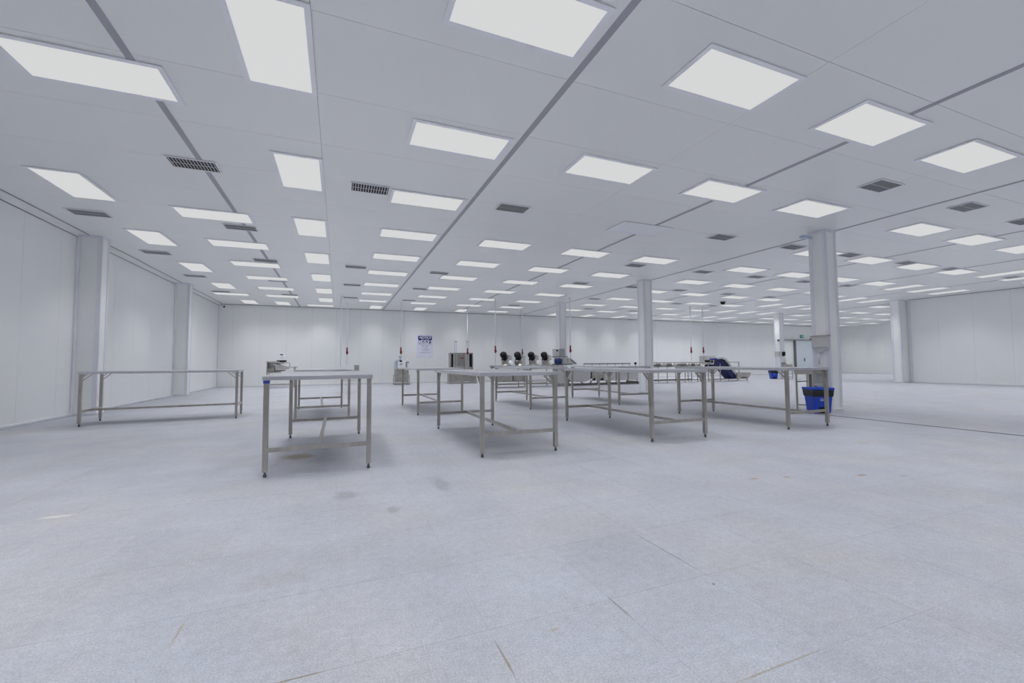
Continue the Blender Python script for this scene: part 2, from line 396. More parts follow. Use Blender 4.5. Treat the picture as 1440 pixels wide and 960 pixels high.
# ------------------------------------------------------------------ ceiling vents
VW, VD = .60, .36
vframe = ring(VW-.03, VD-.03, .022, -.010, -.0005).mesh('frame', 'frame')
vvoid = box(-VW/2+.014, VW/2-.014, -VD/2+.014, VD/2-.014, -.004, -.0005).mesh('duct_opening', 'void')
q = MB()
for k in range(14):
    x = -VW/2+.035+k*(VW-.07)/13; q.box(x-.0065, x+.0065, -VD/2+.015, VD/2-.015, -.009, -.006)
vslat = q.mesh('slat', 'slat'); vbar = box(-VW/2+.025, VW/2-.025, -.006, .006, -.0095, -.0055).mesh('crossbar', 'slat')
VENTS = [('nearest', 4.16, (8.24, 10.94, 13.2)),
         ('second', 7.28, (-1.96, .44, 2.96, 8.19, 10.6, 12.87, 15.53, 17.93, 21.9)),
         ('third', 10.36, (-4.40, -1.95, 8.16, 10.8, 13.2, 15.66, 18.1)),
         ('fourth', 13.45, (-4.37, -1.92, .43, 2.93, 8.12, 10.42, 12.72, 15.4, 17.95)),
         ('fifth', 16.6, (-4.36, -2.0, .41, 2.88, 10.74, 15.54, 17.98)),
         ('farthest', 19.85, (-4.34, -1.93, .43, 2.93, 8.13, 12.5, 15.42))]
for nm, y, xs in VENTS:
    for k, x in enumerate(xs):
        t = thing('ceiling_vent', 'dark slatted ceiling vent, %s from the left in the %s cross row' % (ORD[k+1], nm), 'vent', (x, y, ZC-.006), 0, 'slatted ceiling vents')
        link('frame', vframe, t); link('duct_opening', vvoid, t); o = link('slat', vslat, t); o['kind'] = 'stuff'; link('crossbar', vbar, t)

# ------------------------------------------------------------------ steel tables
TBL_H, TLX, TLY = .965, .94, 2.33      # height, leg spacing across, along
def table_meshes():
    P = {}
    ox, oy = TLX/2+.035, TLY/2+.035
    q = MB(); q.box(-ox, ox, -oy, oy, TBL_H-.006, TBL_H)
    for a in (-1, 1):
        q.box(min(a*ox, a*(ox-.004)), max(a*ox, a*(ox-.004)), -oy, oy, TBL_H-.042, TBL_H-.006)
        q.box(-ox+.004, ox-.004, min(a*oy, a*(oy-.004)), max(a*oy, a*(oy-.004)), TBL_H-.042, TBL_H-.006)
    P['tabletop'] = q.mesh('tabletop', 'steel_top')
    q = MB()
    for y in (-.7, 0, .7): q.box(-ox+.01, ox-.01, y-.03, y+.03, TBL_H-.032, TBL_H-.0065)
    P['under_rib'] = q.mesh('under_rib', 'steel')
    P['leg'] = box(-.0225, .0225, -.0225, .0225, .05, TBL_H-.0065).mesh('leg', 'steel')
    P['foot'] = MB().lathe((0, 0, 0), [(.013, 0), (.016, .006), (.016, .024), (.010, .03), (.010, .0505)], n=10).mesh('foot', 'foot')
    P['end_stretcher'] = box(-TLX/2+.0225, TLX/2-.0225, -.018, .018, .235, .275).mesh('end_stretcher', 'steel')
    P['centre_stretcher'] = box(-.018, .018, -TLY/2+.018, TLY/2-.018, .237, .273).mesh('centre_stretcher', 'steel')
    q = MB(); q.bar((0, .022, TBL_H-.16), (0, .15, TBL_H-.045), .022, .012); q.bar((0, .022, TBL_H-.10), (0, .085, TBL_H-.045), .022, .010)
    P['brace_l'] = q.mesh('brace', 'steel')
    q = MB(); q.bar((-.022, 0, TBL_H-.16), (-.15, 0, TBL_H-.045), .012, .022); q.bar((-.022, 0, TBL_H-.10), (-.085, 0, TBL_H-.045), .010, .022)
    P['brace_e'] = q.mesh('brace', 'steel')
    return P
TP = table_meshes()
def table(x, y, label, rz=0, ends=True):
    t = thing('work_table', label, 'table', (x, y, 0), rz, 'stainless steel work tables')
    link('tabletop', TP['tabletop'], t, bevel=.002); link('under_rib', TP['under_rib'], t)
    for sx in (-1, 1):
        for sy in (-1, 1):
            l = link('leg', TP['leg'], t, loc=(sx*TLX/2, sy*TLY/2, 0)); link('foot', TP['foot'], l)
            b = link('brace', TP['brace_l'], t, loc=(sx*TLX/2, sy*TLY/2, 0))
            if sy > 0: b.rotation_euler.z = math.pi
    for sy in (-1, 1):
        link('end_stretcher', TP['end_stretcher'], t, loc=(0, sy*TLY/2, 0))
        if ends: link('brace', TP['brace_e'], t, loc=(TLX/2, sy*TLY/2, 0))
    link('centre_stretcher', TP['centre_stretcher'], t)
    return t
table(-3.10, 10.45, 'stainless steel work table standing crosswise by the left wall', R(5.2)-R(90))
t2 = table(-.175, 5.90, 'nearest left steel work table, its bare top facing the viewer end-on', ends=False)
table(-.34, 10.25, 'steel work table directly behind the nearest left table', R(3), False)
table(2.0, 10.2, 'steel work table behind the central table, below the notice sign')
table(2.0, 5.89, 'steel work table at the centre, nearest of the middle ones')
table(4.56, 10.2, 'steel work table in the back row below the black-headed machines')
table(4.39, 5.87, 'front steel work table right of the central one')
table(7.0, 10.2, 'steel work table in the back row before the middle column')
table(7.03, 5.85, 'rightmost steel work table, the blue bin beyond its end')
o = box(-TLX/2-.026, -TLX/2+.026, -TLY/2-.026, -TLY/2+.026, TBL_H-.072, TBL_H-.044).build('protective_film', 'film', t2); o['label'] = 'scrap of blue protective film'

# ------------------------------------------------------------------ power drops
def power_drop(x, y, label, cord_to=1.0, zb=1.82, socket=True):
    t = thing('power_drop', label, 'power cord', (x, y, 0), 0, 'hanging power drops')
    MB().cyl((0, 0, zb), (0, 0, ZC-.001), .025, n=10).build('conduit', 'white', t, smooth=True)
    MB().lathe((0, 0, ZC-.03), [(.05, .0), (.05, .029)], n=12).build('ceiling_rose', 'white', t)
    q = MB(); q.lathe((0, 0, 1.50), [(.025, 0), (.04, .03), (.046, .12), (.034, .17), (.032, .30), (.016, .33)], n=12); q.bar((.02, 0, 1.56), (.06, 0, 1.60), .035)
    if socket: q.build('socket', 'red', t, smooth=True)
    pts = [(0, 0, 1.52 if socket else zb), (.012, 0, 1.36), (-.01, 0, 1.2), (.01, 0, cord_to)]
    q = MB()
    for a, b in zip(pts, pts[1:]): q.cyl(a, b, .007, n=6)
    q.build('cord', 'cord', t)
    return t
power_drop(.06, 19.55, 'thin white power drop without a red socket, behind the left tables', .95, 1.95, False)
power_drop(.34, 21.4, 'white power drop with red socket behind the left table', 1.0)
power_drop(2.66, 20.4, 'white power drop with red socket above the small steel filler', 1.25)
power_drop(6.12, 21.3, 'white power drop ending before the tall steel tray lift', 1.2)
power_drop(6.42, 17.9, 'bold white power drop left of the four black-headed machines', .99)
power_drop(9.35, 21.7, 'white power drop behind the second black-headed machine', 1.1)
power_drop(9.58, 16.8, 'white power drop before the distant column above the control boxes', 1.45)
power_drop(17.02, 17.25, 'left of two power drops beside the blue inclined conveyor', 1.12)
power_drop(17.70, 17.10, 'right of two power drops beside the blue inclined conveyor', 1.12)

# ------------------------------------------------------------------ notice sign
sg = thing('notice_sign', 'blue and white notice sign on the far wall', 'sign', (3.98, YB-.008, 1.36))
SW, SH = .91, 1.29
box(0, SW, -.010, 0, 0, SH).build('board', 'sign', sg, bevel=.004)
q = MB()
def rrect(q, x0, x1, z0, z1, y0, y1, r=.05):
    pts = []
    for cx, cz_, a0 in ((x1-r, z1-r, 0), (x0+r, z1-r, 90), (x0+r, z0+r, 180), (x1-r, z0+r, 270)):
        for k in range(4): a = R(a0+30*k); pts.append((cx+r*math.cos(a), cz_+r*math.sin(a)))
    q.prism(pts[::-1], y0, y1)
rrect(q, .075, SW-.075, .98, 1.225, -.014, -.010); q.build('header', 'signblue', sg)
def text(body, size, x, z, y, m, parent, name, shear=0, sx=1, bold=0):
    cu = bpy.data.curves.new(name, 'FONT'); cu.body = body; cu.size = size; cu.align_x = 'CENTER'; cu.align_y = 'CENTER'; cu.extrude = .001; cu.shear = shear; cu.offset = bold
    o = bpy.data.objects.new(name, cu); C.objects.link(o)
    me = bpy.data.meshes.new_from_object(o.evaluated_get(bpy.context.evaluated_depsgraph_get()))
    bpy.data.objects.remove(o); me.materials.clear(); me.materials.append(M[m])
    n = link(name, me, parent, loc=(x, y, z)); n.rotation_euler = (R(90), 0, 0); n.scale = (sx, 1, 1); return n
text('NOTICE', .19, SW/2, 1.125, -.0155, 'sign', sg, 'lettering', .25, .92, .006)
rnd = random.Random(3)
def smudge(q, x0, x1, zc, h, y, wds):
    """a line of lettering too small to read: a run of short uprights and bars"""
    n = sum(wds)+len(wds)-1; st = (x1-x0)/n; k = 0
    for wd in wds:
        for _ in range(wd):
            x = x0+k*st; v = rnd.choice((0, 1, 2))
            q.box(x, x+st*.3, y-.001, y, zc-h/2, zc+h/2)
            if v: q.box(x+st*.3, x+st*.75, y-.001, y, zc+(h/2-h*.25 if v == 1 else -h/2), zc+(h/2 if v == 1 else -h/2+h*.25))
            else: q.box(x+st*.3, x+st*.75, y-.001, y, zc-h*.12, zc+h*.12)
            k += 1
        k += 1
q = MB(); smudge(q, .25, .68, 1.025, .045, -.0145, (3, 5)); q.build('small_lettering', 'sign', sg)
q = MB(); smudge(q, .10, .83, .775, .06, -.0105, (8, 1, 4)); smudge(q, .27, .66, .665, .055, -.0105, (4, 5)); q.build('small_lettering', 'signink', sg)
q = MB(); smudge(q, .38, .58, .55, .035, -.0105, (2, 3)); smudge(q, .30, .68, .475, .035, -.0105, (2, 5, 3)); smudge(q, .32, .66, .40, .025, -.0105, (6, 5)); smudge(q, .16, .76, .30, .035, -.0105, (12, 3, 2, 3))
q.build('small_lettering', 'signink', sg)
for k, x in enumerate((.155, .35, .545, .735)):
    q = MB(); q.lathe((x, -.010, .88), [(.073, 0), (.073, .002)], (0, -1, 0), 20); ic = q.build('pictogram', 'signink' if k else 'signblue', sg)
    if k == 0: MB().lathe((x, -.012, .88), [(.056, 0), (.056, .001)], (0, -1, 0), 18).build('pictogram_fill', 'sign', ic)
    elif k < 3:
        q = MB(); q.lathe((x-.01, -.012, .865), [(.034, 0), (.034, .001)], (0, -1, 0), 12); q.box(x-.02, x+.04, -.013, -.012, .81, .835); q.build('pictogram_fill', 'sign', ic)
    else:
        q = MB()
        for z in (.85, .88, .91): q.box(x-.045, x+.045, -.013, -.012, z-.005, z+.005)
        q.build('pictogram_fill', 'grey', ic)

# ------------------------------------------------------------------ machines by the far wall
# sealing machine with white display head, far left
m1 = thing('sealing_machine', 'steel sealing machine with white display head, far wall at left', 'machine', (-2.4, 22.3, 0))
q = MB(); q.box(-.62, -.10, -.30, .30, .66, .72); q.box(-.62, -.585, -.30, .30, .66, 1.20); q.box(-.62, -.12, -.30, .30, 1.14, 1.20); q.box(-.62, -.12, .26, .30, .66, 1.2)
q.build('housing', 'steel_lt', m1)
MB().prism([(-.58, .74), (-.30, .76), (-.33, .92), (-.58, .88)], -.26, .24).build('heater_block', 'steel_tan', m1)
q = MB(); q.prism([(-.28, .74), (.30, .86), (.30, .92), (-.28, 1.10)], -.30, .25); q.build('sealing_jaw', 'steel_lt', m1)
MB().prism([(-.30, .70), (.12, .76), (.18, .80), (-.28, .80)], -.31, -.30).build('dark_chute', 'steel_dk', m1)
q = MB(); q.box(-.17, .07, -.12, .12, 1.08, 1.20); q.build('head_neck', 'steel_lt', m1)
q = MB(); q.frustum((-.22, .12, -.17, .14), (-.14, .05, -.12, .10), 1.24, 1.58); hd = q.build('display_head', 'white', m1, bevel=.015)
box(-.23, .14, -.19, .16, 1.17, 1.245).build('head_band', 'black', hd)
MB().box(-.105, .02, -.006, .006, -.02, .02, Matrix.Translation((0, -.138, 1.50))).build('display_window', 'black', hd)
q = MB()
for x in (-.08, -.04, .01): q.box(x, x+.02, -.158, -.14, 1.34, 1.37)
q.build('key', 'grey', hd)
q = MB(); q.box(.14, .62, -.28, .28, .92, .945); q.bar((.30, -.2, .94), (.30, -.2, 1.13), .03); q.bar((.12, -.2, 1.13), (.30, -.2, 1.13), .03); q.build('infeed_plate', 'steel', m1)
for x in (-.58, .50):
    for y in (-.26, .26):
        box(x-.02, x+.02, y-.02, y+.02, .0, .92 if x > 0 else .66).build('leg', 'steel', m1)
q = MB(); q.box(-.58, .50, -.275, -.245, .13, .16); q.box(-.58, .50, .245, .275, .13, .16); q.box(-.56, .48, -.28, -.25, .40, .43); q.build('frame_rail', 'steel', m1)

# small trolley behind the second table
s1 = thing('steel_trolley', 'small steel trolley with grey switch box behind the left tables', 'trolley', (.40, 17.4, 0))
q = MB(); q.box(-.31, .31, -.22, .22, .80, .83); q.box(-.31, .31, -.22, .22, .44, .46); q.build('shelf', 'steel_lt', s1)
for x in (-.29, .29):
    for y in (-.2, .2): box(x-.016, x+.016, y-.016, y+.016, .06, .82).build('leg', 'steel', s1); MB().cyl((x-.015, y, .03), (x+.015, y, .03), .03, n=10).build('caster', 'black', s1)
box(.14, .31, -.1, .1, .83, 1.02).build('switch_box', 'grey', s1, bevel=.008)

# small filler cabinet
f1 = thing('filler_cabinet', 'small steel filling cabinet with pale blue cover below a red socket', 'machine', (2.91, 22.1, 0))
box(-.32, .32, -.28, .28, .14, .78).build('cabinet', 'steel_tan', f1, bevel=.01)
q = MB()
for x in (-.35, .35): q.bar((x, -.3, 0), (x, -.3, .5), .03); q.bar((x, .3, 0), (x, .3, .5), .03); q.bar((x, -.3, .08), (x, .3, .08), .03)
q.bar((-.35, -.3, .05), (.35, -.3, .05), .03); q.bar((-.35, .3, .05), (.35, .3, .05), .03); q.build('frame', 'steel', f1)
q = MB(); q.prism([(-.34, .78), (-.28, .78), (-.26, 1.16), (-.10, 1.18), (-.10, 1.26), (-.28, 1.24), (-.34, 1.16)], -.2, .2); q.build('guard_bow', 'paleblue', f1)
box(-.22, .18, -.2, .2, .78, 1.2).build('cover', 'white', f1, bevel=.03)
q = MB(); q.lathe((-.06, 0, 1.2), [(.10, 0), (.09, .05), (.05, .08), (.05, .16), (.09, .2), (.09, .24)]); q.build('hopper', 'paleblue', f1, smooth=True)
q = MB(); q.box(-.12, 0, -.215, -.2, 1.14, 1.22); q.bar((-.10, -.21, 1.0), (-.04, -.21, 1.07), .02); q.bar((.02, -.21, 1.0), (-.04, -.21, 1.07), .02); q.build('handle', 'black', f1)
q = MB(); q.cyl((.24, 0, .82), (.24, 0, 1.14), .05); q.cyl((.18, -.05, 1.12), (.36, -.05, 1.12), .04); q.build('valve', 'grey', f1)

# tall tray lift
c2 = thing('tray_lift', 'tall steel tray lift with two thin posts by the far wall', 'machine', (5.97, 22.0, 0))
box(-.56, .56, -.02, .25, .56, 1.58).build('back_panel', 'steel_lt', c2)
q = MB(); q.box(-.62, -.56, -.12, .26, .06, 1.6); q.box(.56, .62, -.12, .26, .06, 1.6); q.box(-.56, .56, -.1, .25, 1.56, 1.6); q.build('side_frame', 'steel', c2)
for x in (-.50, .50): box(x-.055, x+.055, -.06, -.02, .86, 1.54).build('guide_slot', 'black', c2)
for x in (-.30, .34):
    q = MB(); q.bar((x-.05, 0, 1.58), (x-.05, 0, 2.19), .018); q.bar((x+.05, 0, 1.58), (x+.05, 0, 2.19), .018)
    for k in range(6): q.bar((x-.05, 0, 1.66+k*.09), (x+.05, 0, 1.66+k*.09), .012)
    p = q.build('mast', 'paleblue', c2); box(x-.07, x+.07, -.03, .03, 2.185, 2.215).build('mast_cap', 'steel_dk', p)
q = MB(); q.box(-.18, .12, -.12, -.02, .9, 1.5); q.box(-.33, -.30, -.05, -.02, .6, 1.55); q.box(.16, .19, -.05, -.02, .6, 1.55); q.build('carriage', 'steel', c2)
box(-.05, .09, -.126, -.12, 1.30, 1.35).build('warning_plate', 'red', c2)
box(-.68, .74, -.22, .27, .10, .56).build('base_cabinet', 'steel_tan', c2, bevel=.01)
q = MB(); q.box(-.72, .78, -.25, .29, .0, .05); q.bar((-.70, -.23, .02), (-.70, -.23, .6), .035); q.bar((.76, -.23, .02), (.76, -.23, .6), .035); q.build('base_frame', 'steel', c2)
q = MB()
for x in (-.34, -.28, .28, .34): q.lathe((x, -.22, .49), [(.022, 0), (.022, .02)], (0, -1, 0), 10)
q.build('knob', 'white', c2)

# dosing table with four black-headed machines
LY = 17.0
dt = thing('dosing_table', 'long steel table carrying four black-headed dosing machines', 'table', (7.5, LY+.4, 0), 0)
box(-1.40, 1.50, -.40, .40, .90, .955).build('tabletop', 'steel_lt', dt, bevel=.006)
box(-1.36, 1.45, -.38, .38, .84, .90).build('apron', 'steel_dk', dt)
for x in (-1.30, -.05, 1.35):
    for y in (-.34, .34): box(x-.02, x+.02, y-.02, y+.02, 0, .84).build('leg', 'steel', dt)
q = MB(); q.box(-1.30, 1.35, -.355, -.325, .12, .155); q.box(-1.30, 1.35, .325, .355, .12, .155); q.box(-1.30, 1.35, -.36, -.33, .25, .28); q.build('foot_rail', 'steel', dt)
for a, b in ((-1.26, -.60), (-.56, .02)): box(a, b, -.32, .3, .28, .54).build('drive_box', 'steel_tan', dt, bevel=.01)
pos = ['leftmost', 'second from the left', 'third from the left', 'rightmost']
for k, x in enumerate((6.57, 7.22, 7.87, 8.50)):
    d = thing('dosing_machine', 'black-headed dosing machine, %s of four on the steel table' % pos[k], 'machine', (x, LY+.3, .955), 0, 'black-headed dosing machines')
    q = MB(); q.frustum((-.08, .17, -.12, .12), (-.05, .13, -.08, .08), 0, .05); q.frustum((-.05, .13, -.08, .08), (-.07, .11, -.08, .08), .05, .28); q.build('neck', 'steel_tan', d)
    q = MB(); q.lathe((-.03, -.10, .40), [(.05, -.06), (.12, -.04), (.145, .03), (.145, .12), (.11, .16), (.04, .18)], (-.25, -.35, .5), 18); q.lathe((.03, -.05, .30), [(.085, -.14), (.11, -.05), (.11, .08), (.07, .14)], (.15, -.6, .4), 16)
    q.build('motor_head', 'black', d, smooth=True)
    q = MB(); q.bar((.05, 0, .47), (.26, 0, .40), .07); q.bar((.08, .0, .36), (.24, 0, .33), .05); q.build('arm', 'grey', d)
    box(.18, .38, -.02, .22, .0, .42).build('control_cabinet', 'greylt', d, bevel=.012)
    if k == 1:
        q = MB(); q.lathe((-.17, -.12, .13), [(.08, 0), (.11, .04), (.11, .16), (.06, .2)], (1, -.2, 0), 14); q.build('drive_motor', 'steel_dk', d, smooth=True)
    if k in (2, 3, 0):
        q = MB(); q.lathe((.27, -.16, .11), [(.03, -.06), (.10, -.04), (.10, .04), (.05, .06)], (0, -1, 0), 16); q.build('bowl', 'white', d, smooth=True)

# control stand with two boxes, blue motor and chute
cs = thing('control_stand', 'steel control stand with two grey boxes and a navy motor', 'machine', (9.25, LY+.35, 0))
box(-.14, .20, -.20, .25, .06, .78).build('pedestal', 'greylt', cs, bevel=.01)
q = MB(); q.box(-.16, .22, -.22, .27, 0, .06); q.box(-.1, -.02, -.26, -.2, .03, .14); q.box(.06, .14, -.26, -.2, .03, .14); q.build('foot_plate', 'steel_tan', cs)
box(-.16, .60, -.25, .30, .955, 1.0).build('deck', 'steel_dk', cs)
box(-.10, .16, -.2, .22, .78, .955).build('riser', 'steel_lt', cs)
box(-.20, .46, -.10, .22, 1.30, 1.335).build('box_bracket', 'steel_dk', cs)
q = MB(); q.bar((-.12, .1, 1.0), (-.12, .1, 1.31), .05); q.bar((.38, .1, 1.0), (.38, .1, 1.31), .05); q.build('box_post', 'steel_lt', cs)
b = box(-.20, .03, -.08, .18, 1.335, 1.68).build('switch_box', 'greylt', cs, bevel=.01); MB().lathe((-.09, -.08, 1.60), [(.04, 0), (.04, .03)], (0, -1, 0), 12).build('rotary_switch', 'black', b)
box(.05, .30, -.10, .18, 1.335, 1.69).build('control_box', 'grey', cs, bevel=.01)
q = MB(); q.lathe((-.10, -.18, 1.13), [(.05, -.16), (.13, -.13), (.14, .1), (.10, .17), (.03, .2)], (1, -.35, 0), 18); q.box(-.2, .02, -.28, -.08, .96, 1.04); q.build('motor', 'navy', cs, smooth=True)
q = MB(); q.box(.10, .34, -.24, .1, 1.0, 1.26); q.lathe((.23, -.24, 1.14), [(.09, 0), (.09, .03)], (0, -1, 0), 16); q.build('gear_case', 'steel_lt', cs)
q = MB(); q.prism([(.34, 1.0), (.40, 1.26), (.52, 1.26), (.88, .99), (.80, .97), (.42, 1.0)], -.22, .2); ch = q.build('chute', 'steel_lt', cs)
MB().prism([(.50, 1.20), (.56, 1.20), (.82, 1.0), (.76, 1.0)], -.228, -.222).build('chute_slot', 'black', ch)

# wash trough
wt = thing('wash_trough', 'long steel washing trough between the two free-standing columns', 'machine', (11.5, LY+.4, 0))
pts = [(-1.98, .74), (-1.98, .36), (-1.8, .22), (-1.45, .17), (-1.1, .17), (-.78, .26), (-.74, .74)]
MB().prism(pts, -.40, .40).build('tank', 'steel_lt', wt)
q = MB()
for k in range(9):
    a0, a1 = R(200+k*15.5), R(200+(k+1)*15.5); q.bar((-1.0+.42*math.cos(a0), -.38, .42+.34*math.sin(a0)), (-1.0+.42*math.cos(a1), -.38, .42+.34*math.sin(a1)), .03)
q.build('drain_pipe', 'steel_dk', wt)
box(-.70, -.08, -.42, .38, .30, .72).build('control_cabinet', 'steel_tan', wt, bevel=.01)
q = MB()
for x in (-.56, -.14): q.cyl((x, -.40, .22), (x, -.40, .34), .04); q.bar((x-.1, -.4, .25), (x+.06, -.4, .25), .05)
q.build('valve', 'black', wt)
for a, b in ((-.04, .62), (.66, 1.30), (1.34, 1.94)): box(a, b, -.40, .38, .20, .72).build('side_panel', 'steel_lt', wt, bevel=.008)
box(-1.98, 1.94, -.38, .38, .72, .77).build('rim', 'steel', wt)
q = MB(); q.box(-2.0, 1.94, -.41, -.36, .02, .07); q.box(-2.0, 1.94, .36, .41, .02, .07); q.box(1.80, 1.94, -.41, .41, .02, .14); q.build('base_rail', 'steel_dk', wt)
for x in (-1.9, -.75, .1, .64, 1.3, 1.85):
    for y in (-.385, .385): box(x-.018, x+.018, y-.018, y+.018, 0, .24).build('leg', 'steel_dk', wt)
q = MB(); q.box(-1.1, 1.5, -.37, -.345, .99, 1.015)
for k in range(7): q.bar((-1.08+k*.425, -.357, .77), (-1.08+k*.425, -.357, 1.0), .018)
for k in range(52): q.box(-1.08+k*.0495, -1.08+k*.0495+.028, -.375, -.34, .968, .99)
q.build('chain_guard', 'steel_dk', wt)
q = MB(); q.cyl((1.84, -.3, .77), (1.84, -.3, .98), .015); q.lathe((1.84, -.3, 1.0), [(.03, -.05), (.06, -.03), (.065, .01), (.04, .05)]); q.build('knob_lever', 'black', wt, smooth=True)

# roller conveyor
rc = thing('roller_conveyor', 'steel roller conveyor right of the middle column', 'conveyor', (16.05, LY+.4, 0))
q = MB(); q.box(-1.85, 1.48, -.36, -.32, .98, 1.03); q.box(-1.85, 1.48, .32, .36, .98, 1.03); q.box(-1.85, 1.48, -.36, -.34, .78, .83); q.box(-1.85, 1.48, .34, .36, .78, .83)
q.build('side_rail', 'steel', rc)
for k in range(14):
    x = -1.7+k*.235; MB().cyl((x, -.32, .90), (x, .32, .90), .07, n=12).build('roller', 'steel_tan' if k % 3 else 'steel_lt', rc, smooth=True)
for k, x in enumerate((-1.5, -.85, .05, .75)):
    box(x, x+(.26, .30, .34, .22)[k], -.37, -.355, .82, .96).build('side_cover', 'steel_dk', rc)
for x in (-1.75, -.80, .35, 1.18, 1.42):
    for y in (-.33, .33): box(x-.02, x+.02, y-.02, y+.02, 0, .78).build('leg', 'steel', rc)
q = MB(); q.box(-1.75, 1.42, -.345, -.315, .11, .15); q.box(-1.75, 1.42, .315, .345, .11, .15); q.build('foot_rail', 'steel_dk', rc)
q = MB(); q.bar((1.0, -.33, .78), (1.18, -.33, .45), .025); q.bar((1.36, -.33, .78), (1.18, -.33, .45), .025); q.build('brace', 'steel', rc)

# inclined conveyor with blue belt
ic = thing('inclined_conveyor', 'inclined conveyor with dark blue belt and low receiving hopper', 'conveyor', (19.3, LY+.4, 0))
q = MB(); q.prism([(-.80, 1.12), (-1.0, .78), (-.25, .78), (.44, .12), (.80, .12), (.02, 1.10), (-.24, 1.24)][::-1], -.26, .26); q.build('belt', 'belt', ic)
q = MB(); q.prism([(-1.13, 1.16), (-.62, 1.16), (-.62, 1.22), (-1.13, 1.22)], -.27, .27); q.build('discharge_belt', 'belt_hi', ic)
q = MB(); q.box(-1.34, -.72, -.26, .26, 1.24, 1.36); q.box(-1.34, -1.14, -.26, .26, .95, 1.24); q.build('drive_housing', 'greylt', ic, bevel=.012)
q = MB(); q.box(-1.42, -1.20, -.33, -.2, 1.02, 1.14); q.build('gear_motor', 'black', ic)
MB().lathe((-1.02, -.27, 1.05), [(.07, 0), (.07, .05)], (0, -1, 0), 14).build('bearing', 'black', ic)
q = MB(); q.prism([(-1.13, .9), (-.9, .9), (-.84, 1.12), (-1.13, 1.14)], -.29, .29); q.build('gear_case', 'steel_lt', ic)
for s in (-1, 1):
    y0, y1 = (-.32, -.265) if s < 0 else (.265, .32)
    q = MB(); q.prism([(-.60, 1.20), (-.55, 1.29), (-.24, 1.30), (.0, 1.22), (.14, 1.06), (.98, .14), (.86, .14), (.02, 1.04), (-.10, 1.14), (-.26, 1.20)][::-1], y0, y1); q.build('side_rail', 'greylt', ic)
q = MB(); q.frustum((.72, 1.58, -.30, .30), (.66, 1.72, -.38, .38), .10, .44); q.build('hopper', 'steel_tan', ic)
box(1.05, 1.45, -.325, -.315, .16, .24).build('nameplate', 'black', ic)
q = MB(); q.bar((-.08, -.34, 1.02), (.86, -.34, 1.02), .035); q.bar((.86, -.34, 1.02), (.86, -.34, .42), .035); q.bar((-.08, .34, 1.02), (.86, .34, 1.02), .035); q.bar((.86, .34, 1.02), (.86, .34, .42), .035); q.build('guard_rail', 'steel', ic)
for x, h in ((-1.28, .95), (-.95, .78), (-.45, .95), (.80, .13), (1.50, .13)):
    for y in (-.28, .28): box(x-.02, x+.02, y-.02, y+.02, 0, h).build('leg', 'steel', ic)
q = MB(); q.box(-1.28, .80, -.295, -.265, .09, .12); q.box(-1.28, .80, .265, .295, .09, .12); q.build('foot_rail', 'steel', ic)

# ------------------------------------------------------------------ wash station at the near column
def bin_thing(x, y, rz, s, label):
    t = thing('pedal_bin', label, 'bin', (x, y, 0), rz, 'blue pedal bins'); k = s
    q = MB(); q.frustum((-.16*k, .16*k, -.13*k, .13*k), (-.195*k, .195*k, -.165*k, .165*k), 0, .40*k); q.build('body', 'blue', t, bevel=.02*k)
    MB().frustum((-.198*k, .198*k, -.168*k, .168*k), (-.212*k, .212*k, -.182*k, .182*k), .34*k, .478*k).build('liner', 'bag', t, bevel=.012*k)
    q = MB(); q.frustum((-.222*k, .222*k, -.192*k, .192*k), (-.212*k, .212*k, -.182*k, .182*k), .478*k, .525*k); q.build('lid', 'blue', t, bevel=.012*k)
    q = MB(); q.box(-.07*k, .07*k, -.19*k, -.12*k, .01*k, .035*k); q.box(-.08*k, .08*k, -.142*k, -.13*k, .03*k, .13*k); q.build('pedal', 'black', t, bevel=.006*k)
    q = MB()
    for a in (90, 210, 330):
        c_, s_ = math.cos(R(a)), math.sin(R(a)); e = Vector((-s_, 0, c_))
        p = Vector((c_*.022*k-.03*k, -.163*k, .28*k+s_*.022*k)); q.bar(p-e*.018*k, p+e*.018*k, .011*k, .008*k)
    q.build('emblem', 'white', t)
    return t
bin_thing(9.23, 5.93, R(-25), 1.0, 'large blue pedal bin with black liner at the near column')
bin_thing(24.0, 17.95, R(-25), 1.0, 'small distant blue bin with black liner at the far column')
def sink(x, y, rz, label, splash=.98, tap=True, zb=.70):
    """x, y: middle of the edge against the column; local +y points to the column"""
    t = thing('hand_basin', label, 'sink', (x, y, 0), rz, 'steel hand basins'); zr = .86
    q = MB(); q.box(-.20, .20, -.40, -.375, zb, zr); q.box(-.20, .20, -.025, 0, zb, splash); q.box(-.20, -.18, -.375, -.025, zb, zr); q.box(.18, .20, -.375, -.025, zb, zr); q.box(-.2, .2, -.40, 0, zb-.02, zb)
    q.build('basin', 'steel', t)
    for a in (-.185, .185):
        for b in (-.385, -.02): box(a-.014, a+.014, b-.014, b+.014, 0, zb-.01).build('leg', 'steel', t)
    for bx in ((-.185, .185, -.395, -.375, .10, .125), (-.195, -.175, -.385, -.02, .60, .625), (.175, .195, -.385, -.02, .60, .625)): box(*bx).build('frame_rail', 'steel', t)
    if tap:
        q = MB(); q.cyl((0, -.05, .86), (0, -.05, 1.1), .012); q.cyl((0, -.05, 1.1), (0, -.18, 1.12), .012); q.cyl((0, -.18, 1.12), (0, -.2, 1.05), .012); q.build('tap', 'steel_lt', t, smooth=True)
    q = MB(); q.cyl((0, -.2, zb-.01), (0, -.2, .5), .03); q.cyl((0, -.2, .5), (0, -.02, .5), .025); q.build('waste_pipe', 'steel_dk', t)
    return t
sink(9.815, 6.33, R(-90), 'steel hand basin frame behind the large blue bin', .88, False, .80)
sink(24.72, 17.81, 0, 'distant steel hand basin on the far column')
